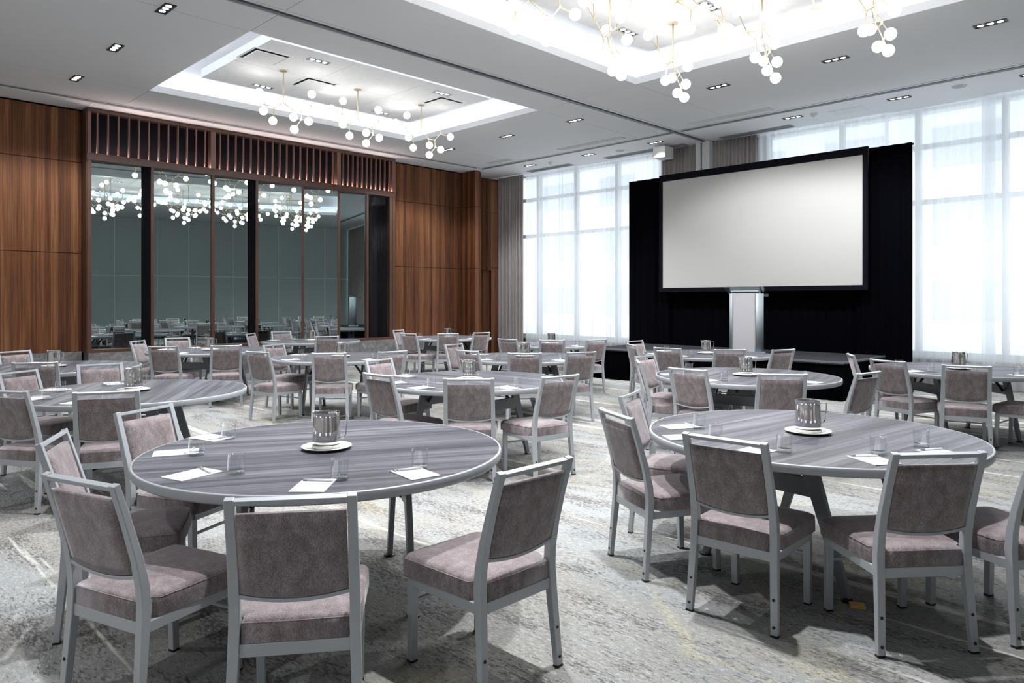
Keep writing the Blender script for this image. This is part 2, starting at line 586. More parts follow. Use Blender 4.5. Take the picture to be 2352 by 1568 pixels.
def tray(tr, nx, ny):
    x0, x1, y0, y1 = tr
    root = ceil
    cv = 0.30
    zt, zs, zp = 5.11, 5.33, 5.19
    # lip
    m_ = MB()
    t = 0.03
    m_.box(x0 - t, x0, y0 - t, y1 + t, ZC + 0.001, zt); m_.box(x1, x1 + t, y0 - t, y1 + t, ZC + 0.001, zt)
    m_.box(x0, x1, y0 - t, y0, ZC + 0.001, zt); m_.box(x0, x1, y1, y1 + t, ZC + 0.001, zt)
    m_.build('tray_lip', 'tray_white', root)
    # cove shell
    m_ = MB()
    for a in ((x0 - cv - t, x0 - cv, y0 - cv, y1 + cv), (x1 + cv, x1 + cv + t, y0 - cv, y1 + cv), (x0 - cv, x1 + cv, y0 - cv - t, y0 - cv), (x0 - cv, x1 + cv, y1 + cv, y1 + cv + t)):
        m_.box(*a, 5.10, zs + 0.03)
    m_.build('cove_wall', 'tray_white', root)
    MB().box(x0 - cv, x1 + cv, y0 - cv, y1 + cv, zs, zs + 0.03).build('tray_soffit', 'tray_white', root)
    # led strips lying on the cove shelf
    m_ = MB()
    for a in ((x0 - 0.20, x0 - 0.18, y0 - 0.18, y1 + 0.18), (x1 + 0.18, x1 + 0.20, y0 - 0.18, y1 + 0.18), (x0 - 0.18, x1 + 0.18, y0 - 0.20, y0 - 0.18), (x0 - 0.18, x1 + 0.18, y1 + 0.18, y1 + 0.20)):
        m_.box(*a, 5.102, 5.115)
    m_.build('light_strip', 'led_cool', root)
    # hung panel of boards
    px0, px1, py0, py1 = x0 + 0.68, x1 - 0.56, y0 + 0.58, y1 - 0.66
    g = 0.003
    for i in range(nx):
        for j in range(ny):
            a0 = px0 + (px1 - px0) * i / nx; a1 = px0 + (px1 - px0) * (i + 1) / nx
            b0 = py0 + (py1 - py0) * j / ny; b1 = py0 + (py1 - py0) * (j + 1) / ny
            MB().box(a0 + g, a1 - g, b0 + g, b1 - g, zp, zs).build('tray_board', 'tray_panel', root)
tray(TR1, 2, 3)
tray(TR2, 3, 3)

# ------------------------------------------------------------------ walls behind and beside the camera
wr = tag(MB().box(XR, XR + 0.2, YB, 15.0, 0, 5.1).build('wall_right', 'wall_grey'), 'grey movable partition wall', kind='structure')
for i in range(17):
    y0 = YB + i * 1.24
    for z0, z1 in ((0.02, 2.55), (2.60, 4.98)):
        if y0 + 1.2 < 15:
            MB().box(XR - 0.03, XR, y0 + 0.02, y0 + 1.20, z0, z1).build('partition_panel', 'wall_grey', wr)
    MB().box(XR - 0.015, XR, y0 - 0.018, y0 + 0.018, 0, 5.0).build('panel_joint', 'wall_line', wr)
MB().box(XR - 0.015, XR, YB, 14.9, 2.555, 2.595).build('panel_joint', 'wall_line', wr)
tag(MB().box(-15.2, XR + 0.2, YB - 0.2, YB, 0, 5.1).build('wall_back', 'wall_white'), 'pale wall behind the camera', kind='structure')

# ------------------------------------------------------------------ left wall: walnut boards, stone base
wl = tag(MB().box(XW - 0.35, XW - 0.04, YB, 13.2, 0, 5.1).build('wall_left', 'louvre_back'), 'walnut veneer wall panelling', kind='structure')
Z_ROWS = [(0.60, 2.375), (2.385, 4.025), (4.035, 4.965)]
def board(x0, x1, y0, y1, z0, z1, par=None):
    return MB().box(x0, x1, y0, y1, z0, z1).build('wood_panel', 'walnut', par or wl)
for (y0, y1) in ((YB, -1.545), (-1.54, -0.49), (-0.485, 0.57), (0.575, 1.63), (1.635, 2.69), (2.695, 3.75), (10.50, 11.70), (11.704, 12.90)):
    for z0, z1 in Z_ROWS:
        board(XW - 0.04, XW, y0, y1, z0, z1)
# pilaster at the far end
PX = -14.30
for z0, z1 in [(0.0, 2.375)] + Z_ROWS[1:]:
    board(XW - 0.04, PX, 12.905, 13.12, z0, z1)
board(XW - 0.04, PX - 0.02, 12.92, 13.10, 4.96, 5.0)
# recess beyond the pilaster
rw = tag(MB().box(-15.4, -15.04, 13.1, 15.0, 0, 5.1).build('wall_recess', 'walnut_frame'), 'recessed walnut wall end beside the curtains', kind='structure')
for z0, z1 in ((2.46, 4.025), (4.035, 4.93)):
    board(-15.05, -14.98, 13.12, 14.95, z0, z1, rw)
board(-15.05, -14.98, 14.14, 14.95, 0.0, 2.45, rw)
dr = tag(MB().box(-15.05, -15.03, 13.14, 14.10, 0.0, 2.38).build('door_1', 'walnut'), 'walnut service door in the recess', kind='structure')
MB().box(-15.03, -14.95, 13.12, 14.14, 2.385, 2.455).build('door_head', 'walnut', dr)
bb = tag(MB().box(XW - 0.03, XW + 0.012, YB, 3.75, 0, 0.02).build('baseboard_left', 'stone'), 'grey stone wall base', kind='structure')
y = YB
while y < 3.74:
    y2 = min(y + 0.9, 3.75)
    MB().box(XW - 0.03, XW + 0.025, y + 0.002, y2 - 0.002, 0.02, 0.595).build('stone_slab', 'stone', bb)
    y = y2
y = 10.50
while y < 12.89:
    y2 = min(y + 0.9, 12.90)
    MB().box(XW - 0.03, XW + 0.025, y + 0.002, y2 - 0.002, 0.0, 0.595).build('stone_slab', 'stone', bb)
    y = y2
# stone under the mirror unit
UX = -14.55
y = 3.78
while y < 10.46:
    y2 = min(y + 0.95, 10.47)
    MB().box(XW, UX + 0.01, y + 0.002, y2 - 0.002, 0.0, 0.575).build('stone_slab', 'stone', bb)
    y = y2

# ------------------------------------------------------------------ mirror wall with louvres
mw = tag(empty('mirror_wall', (UX, 7.1, 0)), 'walnut framed tinted mirror wall with lit vertical louvres above', 'mirror')
def mpart(mb, name, mat, bevel=0.0):
    o = mb.build(name, mat, mw, bevel)
    o.matrix_parent_inverse = Matrix.Translation((-UX, -7.1, 0))
    return o
POST = [3.80, 4.872, 6.03, 6.95, 8.01, 8.92, 9.70, 10.46]   # y of mullion centres
ZB, ZM, ZT = 0.60, 4.06, 4.985
mpart(MB().box(XW - 0.02, UX - 0.245, 3.78, 10.48, ZB, 5.0), 'backing', 'louvre_back')
mpart(MB().box(UX - 0.24, UX + 0.01, 3.76, 10.50, ZB - 0.03, ZB + 0.03), 'bottom_rail', 'walnut_frame', 0.004)
mpart(MB().box(UX - 0.24, UX + 0.01, 3.76, 10.50, ZM - 0.01, ZM + 0.10), 'transom', 'walnut_frame', 0.004)
mpart(MB().box(UX - 0.13, UX + 0.01, 3.76, 10.50, ZT - 0.06, ZT), 'top_rail', 'walnut_frame', 0.004)
mpart(MB().box(UX - 0.006, UX + 0.012, 3.76, 10.50, ZM + 0.099, ZM + 0.122), 'transom_lip', 'walnut_frame', 0.003)
for k, py in enumerate(POST):
    wdt = 0.035 if k in (0, 7) else 0.03
    mpart(MB().box(UX - 0.24, UX, py - wdt, py + wdt, ZB, ZM), 'mullion', 'walnut_frame', 0.003)
for py, wdt in ((3.80, 0.03), (6.03, 0.05), (8.92, 0.05), (10.46, 0.05)):
    mpart(MB().box(UX - 0.13, UX + 0.004, py - wdt, py + wdt, ZM + 0.09, ZT - 0.05), 'louvre_post', 'walnut_fin', 0.003)
mpart(MB().box(XW, UX - 0.02, 3.755, 3.775, 0.58, ZT), 'end_panel', 'walnut_frame')
mpart(MB().box(XW, UX - 0.02, 10.485, 10.503, 0.58, ZT), 'end_panel', 'walnut_frame')
TILTS = [4.0, 6.5, 7.5, 12.5, 14.0, 8.6, 7.8]
for k in range(7):
    y0, y1 = POST[k] + 0.03, POST[k + 1] - 0.03
    if k in (0, 2):
        mpart(MB().box(UX - 0.14, UX - 0.012, y1 - 0.13, y1, ZB + 0.03, ZM - 0.01), 'dark_jamb', 'louvre_back')
        y1 -= 0.13
    if k == 6:
        mpart(MB().box(UX - 0.14, UX - 0.012, y1 - 0.09, y1, ZB + 0.03, ZM - 0.01), 'dark_jamb', 'walnut_frame')
        y1 -= 0.09
    yc, hw = (y0 + y1) / 2, (y1 - y0) / 2
    TILT = math.radians(TILTS[k])
    if k == 6:
        mpart(MB().box(UX - 0.05, UX - 0.042, y0, y1, ZB + 0.02, ZM - 0.005), 'glass_pane', 'window_glass')
        mb = MB()
        n_ = 48
        vs = [(UX - 0.12 + 0.022 * math.sin(i * 1.15) * (0.6 + 0.4 * math.sin(i * 0.37)), y0 + (y1 - y0) * i / n_, z) for z in (ZB + 0.03, ZM - 0.02) for i in range(n_ + 1)]
        mb.add(vs, [(i, i + 1, n_ + 2 + i, n_ + 1 + i) for i in range(n_)], True)
        mpart(mb, 'black_curtain', 'black_cloth')
        continue
    # each leaf stands very slightly turned in its frame
    o = MB().box(-0.004, 0.004, -hw / math.cos(TILT), hw / math.cos(TILT), ZB + 0.02, ZM - 0.005).build('mirror_pane', 'mirror', mw)
    o.location = (-0.12, yc - 7.1, 0)
    o.rotation_euler = (0, 0, -TILT)
for (a, b_, n) in ((3.83, 5.98, 12), (6.08, 8.87, 17), (8.97, 10.41, 11)):
    for i in range(n):
        yy_ = a + (b_ - a) * (i + 0.6) / (n + 0.2)
        mpart(MB().box(UX - 0.055, UX - 0.005, yy_ - 0.012, yy_ + 0.012, ZM + 0.09, ZT - 0.055), 'louvre_fin', 'walnut_fin')
    mpart(MB().box(UX - 0.040, UX - 0.018, a, b_, ZM + 0.1005, ZM + 0.106), 'light_strip', 'led_warm')

# ------------------------------------------------------------------ window wall
YWIN = 14.72
ww = tag(MB().box(-15.2, XR, YWIN - 0.10, YWIN + 0.2, -0.1, 0.49).build('wall_window', 'sill_wall'), 'low dark wall under the windows', kind='structure')
MB().box(-9.55, -7.05, YWIN - 0.12, YWIN + 0.2, 0.49, 5.1).build('pier', 'white_paint', ww)
MB().box(-15.2, -14.6, YWIN - 0.12, YWIN + 0.2, 0.49, 5.1).build('pier', 'white_paint', ww)
MB().box(-15.2, XR, YWIN - 0.12, YWIN + 0.2, 4.96, 5.1).build('window_head', 'white_paint', ww)
MB().box(-15.2, XR, YWIN - 0.2, YWIN + 0.02, 0.47, 0.51).build('window_sill', 'window_frame', ww)
MB().box(-8.42, -8.30, 14.16, YWIN - 0.1, 0, 5.0).build('track_post', 'white_paint', ww, 0.006)
MB().box(-8.26, -8.08, 14.16, YWIN - 0.1, 0, 5.0).build('track_post', 'white_paint', ww, 0.006)
MB().box(-8.30, -8.26, 14.22, 14.3, 0, 5.0).build('track_gap', 'vent_dark', ww)
def window(name, mull, label):
    w_ = tag(empty(name, (mull[0], YWIN, 0.5)), label, kind='structure')
    inv = Matrix.Translation((-mull[0], -YWIN, -0.5))
    def p(mb, n, mat):
        o = mb.build(n, mat, w_); o.matrix_parent_inverse = inv; return o
    for x in mull:
        p(MB().box(x - 0.045, x + 0.045, YWIN - 0.09, YWIN + 0.05, 0.5, 4.97), 'mullion', 'window_frame')
    for z in (0.55, 3.32, 4.33):
        p(MB().box(mull[0], mull[-1], YWIN - 0.07, YWIN + 0.04, z - 0.045, z + 0.045), 'transom', 'window_frame')
    for a, b_ in zip(mull[:-1], mull[1:]):
        for z0, z1 in ((0.6, 3.27), (3.37, 4.28), (4.38, 4.96)):
            p(MB().box(a + 0.045, b_ - 0.045, YWIN - 0.012, YWIN - 0.004, z0, z1), 'pane', 'window_glass')
window('window_1', [-14.6, -13.62, -12.27, -10.93, -9.58], 'tall window left of the stage')
window('window_2', [-6.98, -5.46, -4.10, -2.75, -1.40, -0.05, 1.3, 2.65, 3.95], 'tall window right of the stage')

def curtain(name, mat, x0, x1, yc, z0, z1, wave, amp, seed, label, cat, group=None, thick=0.004, nz_=10, flare=0.0, par=None):
    r_ = random.Random(seed)
    L = x1 - x0
    npl = max(3, int(L / wave))
    ph = [r_.uniform(0.7, 1.3) for _ in range(npl)]
    tot = sum(ph)
    am = [amp * r_.uniform(0.55, 1.2) for _ in range(npl)]
    sk = [r_.uniform(-0.35, 0.35) for _ in range(npl)]
    cols = []
    acc = 0.0
    for k in range(npl):
        for s in range(8):
            cols.append((acc + ph[k] * s / 8, s / 8, k))
        acc += ph[k]
    cols.append((acc, 0.0, npl - 1))
    mb = MB()
    vs, fs = [], []
    for iz in range(nz_ + 1):
        t = iz / nz_
        z = z1 + (z0 - z1) * t
        for (u, s, k) in cols:
            a = am[k] * (0.55 + 0.45 * min(1, t * 4)) * (1 + 0.25 * math.sin(k * 1.7 + t * 3))
            x = x0 + L * u / tot + sk[k] * wave * 0.28 * t * (1 if 0 < u < acc else 0) * math.sin(PI * s)
            yy_ = yc + a * math.sin(2 * PI * s) + flare * t * math.sin(k * 2.1)
            vs.append((x - x0, yy_ - yc, z))
    nc = len(cols)
    for iz in range(nz_):
        for c in range(nc - 1):
            fs.append((iz * nc + c, iz * nc + c + 1, (iz + 1) * nc + c + 1, (iz + 1) * nc + c))
    mb.add(vs, fs, True)
    o = mb.build(name, mat, par)
    o.location = (x0, yc, 0)
    if thick:
        s = o.modifiers.new('solid', 'SOLIDIFY'); s.thickness = thick
    if label:
        tag(o, label, cat, group)
    return o
G = 'sheer white curtains'
curtain('sheer_curtain', 'sheer', -13.80, -11.95, 14.34, 0.02, 4.99, 0.14, 0.040, 1, 'white sheer curtain beside the grey drape in the far corner', 'curtain', G, 0)
curtain('sheer_curtain', 'sheer', -12.05, -9.35, 14.45, 0.02, 4.99, 0.14, 0.040, 2, 'white sheer curtain just left of the black stage drape', 'curtain', G, 0)
curtain('sheer_curtain', 'sheer', -7.05, -4.50, 14.34, 0.02, 4.99, 0.16, 0.040, 3, 'white sheer curtain rising behind the projection screen', 'curtain', G, 0)
curtain('sheer_curtain', 'sheer', -4.60, -2.85, 14.45, 0.02, 4.99, 0.18, 0.040, 4, 'white sheer curtain just right of the black stage drape', 'curtain', G, 0)
curtain('sheer_curtain', 'sheer', -3.03, -1.55, 14.34, 0.02, 4.99, 0.16, 0.040, 5, 'white sheer curtain at the right edge of the picture', 'curtain', G, 0)
G = 'grey drapes'
curtain('grey_drape', 'drape', -14.78, -13.78, 14.22, 0.02, 4.98, 0.10, 0.045, 11, 'floor-length grey drape gathered in the walnut corner', 'curtain', G)
curtain('grey_drape', 'drape', -9.33, -8.46, 14.24, 0.02, 4.98, 0.10, 0.045, 12, 'grey drape left of the white post above the screen', 'curtain', G)
curtain('grey_drape', 'drape', -8.04, -7.02, 14.24, 0.02, 4.98, 0.09, 0.045, 13, 'grey drape right of the white post above the screen', 'curtain', G)
curtain('grey_drape', 'drape', -1.55, 3.9, 14.24, 0.02, 4.98, 0.13, 0.05, 14, 'drawn grey drape beyond the right window, seen in the mirror', 'curtain', G)

# the building across the street, faint through the voile
bl = tag(empty('building', (-8, 30, -6)), 'pale office building across the street, faint through the curtains', 'building')
o = MB().box(-34, 30, 0, 3, 0, 15).build('wall', 'facade', bl)
wm = MB().box(-1.1, 1.1, -0.06, 0.02, 0, 1.5).mesh('window', 'facade_glass')
fm = MB().box(-1.2, 1.2, -0.12, 0.0, -0.12, 0.0).mesh('window_ledge', 'facade')
for i in range(16):
    for j in range(5):
        w_ = obj_mesh('window', wm, bl, (-30 + i * 3.9, 0, 1.2 + j * 2.8))
        obj_mesh('ledge', fm, w_)

# ------------------------------------------------------------------ stage, backdrop and screen
stg = tag(empty('stage', (-6.5, 12.05, 0)), 'low black-skirted stage with grey carpet deck', 'stage')
SX0, SX1, SY0, SY1, SZ = -8.95, -4.13, 11.15, 12.98, 0.60
def lp(mb, name, mat, root, bevel=0.0):
    o = mb.build(name, mat, root, bevel)
    o.matrix_parent_inverse = Matrix.Translation(root.location).inverted()
    return o
for i in range(2):
    a = SX0 + (SX1 - SX0) * i / 2; c = SX0 + (SX1 - SX0) * (i + 1) / 2
    lp(MB().box(a + 0.003, c - 0.003, SY0, SY1, SZ - 0.05, SZ), 'deck', 'stage_carpet', stg)
lp(MB().box(SX0 - 0.006, SX1 + 0.006, SY0 - 0.006, SY0 + 0.012, SZ - 0.03, SZ + 0.001), 'edge_trim', 'table_leg', stg)
lp(MB().box(SX1 - 0.012, SX1 + 0.006, SY0, SY1, SZ - 0.03, SZ + 0.001), 'edge_trim', 'table_leg', stg)
sk = curtain('skirt', 'black_cloth', SX0 + 0.02, SX1 - 0.02, SY0 + 0.035, 0.006, SZ - 0.05, 0.16, 0.012, 21, None, None, thick=0.003, nz_=2)
sk.parent = stg; sk.matrix_parent_inverse = Matrix.Translation(stg.location).inverted()
sk2 = MB().box(SX1 - 0.06, SX1 - 0.03, SY0 + 0.05, SY1, 0.006, SZ - 0.05).build('skirt_side', 'black_cloth', stg)
sk2.matrix_parent_inverse = Matrix.Translation(stg.location).inverted()

DY = 13.10
G = 'black stage drapes'
ZD = 4.13
curtain('stage_drape', 'black_cloth', -9.42, -8.40, DY - 0.03, 0.02, ZD, 0.15, 0.022, 31, 'black velvet drape at the left end of the stage backdrop', 'curtain', G, 0.006)
curtain('stage_drape', 'black_cloth', -4.62, -3.74, DY - 0.03, 0.02, ZD, 0.16, 0.022, 32, 'black velvet drape at the right end of the stage backdrop', 'curtain', G, 0.006)
curtain('stage_drape', 'black_cloth', -8.60, -4.36, DY + 0.04, 0.02, 1.80, 0.17, 0.022, 33, 'black velvet drape hanging below the screen behind the lectern', 'curtain', G, 0.006)
scr = tag(empty('projection_screen', (-6.45, 12.95, 1.7)), 'wide blank white projection screen with black border above the stage', 'screen')
SX, SXR, SZ0, SZ1 = -8.44, -4.46, 1.785, 4.00
lp(MB().box(SX, SXR, 12.90, 12.915, SZ0, SZ1), 'screen_surface', 'screen', scr)
bw = 0.085
mb = MB()
mb.box(SX - bw, SX, 12.885, 12.94, SZ0 - bw, SZ1 + 0.01); mb.box(SXR, SXR + bw, 12.885, 12.94, SZ0 - bw, SZ1 + 0.01)
mb.box(SX, SXR, 12.885, 12.94, SZ0 - bw, SZ0)
lp(mb, 'border', 'black_border', scr, 0.004)
lp(MB().box(SX - bw, SXR + bw, 12.885, 12.96, SZ1, ZD + 0.005), 'valance', 'black_border', scr, 0.006)
lp(MB().box(-9.42, -3.74, DY + 0.03, DY + 0.06, ZD - 0.03, ZD - 0.005), 'top_rail', 'black_border', scr)

# lectern
lec = tag(empty('lectern', (-6.0, 11.75, SZ + 0.001), math.radians(15)), 'brushed metal lectern with frosted front and clear slanted top', 'lectern')
o = MB().box(-0.185, 0.185, -0.13, -0.11, 0.03, 1.04).build('front_panel', 'lectern_panel', lec, 0.004)
for s in (-1, 1):
    mb = MB()
    pts = []
    for k in range(9):
        a = PI / 2 * k / 8
        pts.append((s * (0.20 + 0.085 * math.sin(a)), -0.135 + 0.22 * (1 - math.cos(a))))
    vs = [(x, y, z) for z in (0.03, 1.04) for (x, y) in pts] + [(x - s * 0.02, y + 0.02, z) for z in (0.03, 1.04) for (x, y) in pts]
    fs = []
    n = 9
    for k in range(n - 1):
        fs += [(k, k + 1, n + k + 1, n + k), (2 * n + k, 3 * n + k, 3 * n + k + 1, 2 * n + k + 1), (n + k, n + k + 1, 3 * n + k + 1, 3 * n + k), (k + 1, k, 2 * n + k, 2 * n + k + 1)]
    fs += [(0, n, 3 * n, 2 * n), (n - 1, 3 * n - 1, 4 * n - 1, 2 * n - 1)]
    mb.add(vs, fs, True)
    mb.build('column', 'lectern_metal', lec)
    MB().box(s * 0.19 - 0.006, s * 0.19 + 0.006, -0.14, -0.10, 0.03, 1.04).build('edge_strip', 'stage_edge', lec)
MB().box(-0.30, 0.30, -0.16, 0.18, 0, 0.03).build('base', 'lectern_metal', lec, 0.006)
rot = Matrix.Rotation(math.radians(-20), 3, 'X')
MB().cbox((0, 0.05, 1.075), 0.66, 0.46, 0.014, rot).build('reading_top', 'acrylic', lec)
MB().cbox((0, 0.275, 1.012), 0.66, 0.02, 0.045, rot).build('ledge', 'acrylic', lec)
MB().cbox((0, 0.03, 1.045), 0.46, 0.24, 0.02, rot).build('shelf', 'lectern_metal', lec)

# ------------------------------------------------------------------ recessed downlights
dl_trim = MB()
dl_trim.box(-0.18, 0.18, -0.065, -0.052, -0.012, 0); dl_trim.box(-0.18, 0.18, 0.052, 0.065, -0.012, 0)
dl_trim.box(-0.18, -0.167, -0.052, 0.052, -0.012, 0); dl_trim.box(0.167, 0.18, -0.052, 0.052, -0.012, 0)
dl_me = dl_trim.mesh('trim', 'downlight_trim')
dl_me2 = dl_trim.mesh('trim', 'grille')
dl_back = MB().box(-0.167, 0.167, -0.052, 0.052, -0.003, 0).mesh('backing', 'downlight_trim')
dl_lamp = MB().lathe([(0.0005, -0.008), (0.026, -0.008), (0.034, -0.006), (0.036, -0.003)], 14).mesh('lamp', 'lamp_disc')
sp = bpy.data.lights.new('downlight', 'SPOT')
sp.energy = SPOT_W
sp.color = (0.98, 0.985, 1.0)
sp.spot_size = math.radians(106)
sp.spot_blend = 0.85
sp.shadow_soft_size = 0.07
sp2 = sp.copy()
sp2.energy = SPOT_W * 0.25      # dimmed row by the curtains
sp4 = sp.copy()
sp4.energy = SPOT_W * 0.5      # added fill row, unseen behind the camera
sp6 = sp.copy()
sp6.energy = SPOT_W * 1.3
sp5 = sp.copy()
sp5.energy = SPOT_W * 0.5       # tray fittings
sp3 = sp.copy()
sp3.energy = 350.0              # wide stage wash
sp3.spot_size = math.radians(140)
sp3.spot_blend = 0.35
def downlight(x, y, z, label, along_y=False, on=True, lamp=None):
    r_ = empty('downlight', (x, y, z), PI / 2 if along_y else 0)
    tag(r_, label, 'ceiling light', 'recessed three-lamp downlights')
    obj_mesh('trim', dl_me2 if along_y else dl_me, r_)
    obj_mesh('backing', dl_back, r_)
    for k in (-1, 0, 1):
        obj_mesh('lamp', dl_lamp, r_, (k * 0.105, 0, 0))
    if on:
        l = bpy.data.objects.new('downlight_lamp', lamp or sp)
        col.objects.link(l)
        l.parent = r_
        l.location = (0, 0, -0.03)
    return r_
XL = [-12.80, -10.88, -9.00]
XRr = [-5.92, -4.06, -2.16]
for i, x in enumerate(XL):
    downlight(x, 3.16, ZC, f'downlight {ORD[i]} of three beside the near edge of the left tray', lamp=sp3 if i == 0 else None)
    downlight(x, 10.72, ZC, f'downlight {ORD[i]} of three between the left tray and the curtain strip', lamp=sp3 if i == 0 else None)
    downlight(x, 13.47, ZC, f'downlight {ORD[i]} of three above the left sheer curtains', lamp=sp2)
for i, x in enumerate(XRr):
    downlight(x, 3.16, ZC, f'downlight {ORD[i]} of three above the front tables, seen in the mirror', lamp=sp6)
    downlight(x, 10.66, ZC, f'downlight {ORD[i]} of three between the right tray and the screen', lamp=sp3)
    downlight(x, 13.47, ZC, f'downlight {ORD[i]} of three above the screen by the right curtains', lamp=sp2)
for i, x in enumerate((-11.76, -9.91)):
    downlight(x, 5.72, 5.19, f'downlight in the left tray, nearer row, {("left", "right")[i]} one', True, lamp=sp5)
    downlight(x, 8.16, 5.19, f'downlight in the left tray, farther row, {("left", "right")[i]} one', True, lamp=sp5)
for i, x in enumerate((-5.85, -4.62, -2.10)):
    downlight(x, 5.72, 5.19, f'downlight in the right tray, nearer row, {ORD[i]}', True, lamp=sp5)
    downlight(x, 8.08, 5.19, f'downlight in the right tray, farther row, {ORD[i]}', True, lamp=sp5)

for x, t_ in ((-9.0, 'above the left-edge tables'), (-6.0, 'left of the camera'), (-3.0, 'just behind the camera'), (0.0, 'right of the camera')):  # unseen fittings added to brighten surfaces that face the camera
    downlight(x, -2.0, ZC, f'added fill downlight in an unseen row behind the camera, {t_}', lamp=sp4)

# ------------------------------------------------------------------ air diffusers, detectors, access panel
def diffuser(x, y, z, label):
    r_ = tag(empty('air_diffuser', (x, y, z)), label, 'vent', 'square ceiling diffusers')
    mb = MB()
    a, b_ = 0.31, 0.27
    mb.box(-a, a, -a, -b_, -0.01, 0); mb.box(-a, a, b_, a, -0.01, 0); mb.box(-a, -b_, -b_, b_, -0.01, 0); mb.box(b_, a, -b_, b_, -0.01, 0)
    mb.build('frame', 'tray_panel', r_)
    MB().box(-b_, b_, -b_, b_, -0.003, 0).build('slot', 'vent_dark', r_)
    MB().box(-0.235, 0.235, -0.235, 0.235, -0.03, -0.016).build('plate', 'tray_panel', r_, 0.004)
diffuser(-10.30, 5.04, 5.19, 'square air diffuser at the near corner of the left tray')
diffuser(-11.02, 6.28, 5.19, 'square air diffuser in the middle of the left tray')
diffuser(-10.35, 8.55, 5.19, 'square air diffuser at the far end of the left tray')
diffuser(-3.35, 8.45, 5.19, 'square air diffuser at the far edge of the right tray')
def grille(x0, x1, y0, y1, label, mat='grille', n=6):
    r_ = tag(empty('ceiling_grille', ((x0 + x1) / 2, (y0 + y1) / 2, ZC)), label, 'vent', 'linear ceiling grilles')
    hx, hy = (x1 - x0) / 2, (y1 - y0) / 2
    mb = MB()
    mb.box(-hx, hx, -hy, -hy + 0.012, -0.01, 0); mb.box(-hx, hx, hy - 0.012, hy, -0.01, 0); mb.box(-hx, -hx + 0.012, -hy, hy, -0.01, 0); mb.box(hx - 0.012, hx, -hy, hy, -0.01, 0)
    mb.build('frame', mat, r_)
    MB().box(-hx, hx, -hy, hy, -0.002, 0).build('backing', 'track_mid' if mat == 'grille' else mat, r_)
    me = MB().box(-hx + 0.012, hx - 0.012, -0.006, 0.006, -0.009, -0.002).mesh('slat', mat)
    for i in range(n):
        obj_mesh('slat', me, r_, (0, -hy + 2 * hy * (i + 0.5) / n, 0))
grille(-13.45, -11.95, 13.98, 14.22, 'long white grille above the corner end of the sheers')
grille(-10.85, -9.25, 13.98, 14.22, 'long white grille beside the white ceiling box')
grille(-7.75, -6.20, 13.98, 14.22, 'long white grille above the drape right of the post')
grille(-8.98, -8.62, 13.98, 14.22, 'short grille beside the white post')
grille(-11.0, -9.2, 12.45, 12.65, 'flush ceiling grille beside the track, left of the post', 'ceiling', 5)
grille(-13.4, -12.6, 12.45, 12.65, 'flush ceiling grille beside the track near the walnut corner', 'ceiling', 5)
grille(-7.6, -5.9, 12.45, 12.65, 'flush ceiling grille beside the track, right of the post', 'ceiling', 5)
bx = tag(empty('ceiling_box', (-9.05, 13.85, ZC)), 'white box hung from the ceiling beside the grey drape', 'box')
MB().box(-0.16, 0.16, -0.17, 0.17, -0.30, -0.05).build('body', 'white_paint', bx, 0.01)
MB().box(-0.08, 0.08, -0.08, 0.08, -0.05, 0.0).build('mount', 'white_paint', bx)
def detector(x, y, label):
    r_ = tag(empty('smoke_detector', (x, y, ZC)), label, 'detector', 'smoke detectors')
    MB().lathe([(0.075, 0), (0.075, -0.015), (0.055, -0.03), (0.0005, -0.032)], 20).build('base', 'white_paint', r_)
    MB().lathe([(0.045, -0.03), (0.042, -0.055), (0.0005, -0.06)], 16).build('sensor', 'white_paint', r_)
detector(-12.15, 13.55, 'white smoke detector left above the sheer curtains')
detector(-5.53, 13.50, 'white smoke detector above the screen')
def speaker(x, y, label):
    r_ = tag(empty('ceiling_speaker', (x, y, ZC)), label, 'speaker', 'flush ceiling speakers')
    MB().lathe([(0.11, 0), (0.11, -0.008), (0.10, -0.012)], 24).build('rim', 'white_paint', r_)
    MB().lathe([(0.10, -0.011), (0.05, -0.014), (0.0005, -0.014)], 24).build('cover', 'grille', r_)
speaker(-10.05, 13.60, 'round flush speaker in the curtain strip left of the post')
speaker(-3.15, 13.42, 'round flush speaker above the right window')
ap = tag(MB().box(-0.30, 0.30, -0.18, 0.18, -0.006, 0).build('access_panel', 'white_paint', None, 0.002), 'square access panel in the ceiling above the screen', 'panel')
ap.location = (-5.0, 13.72, ZC)

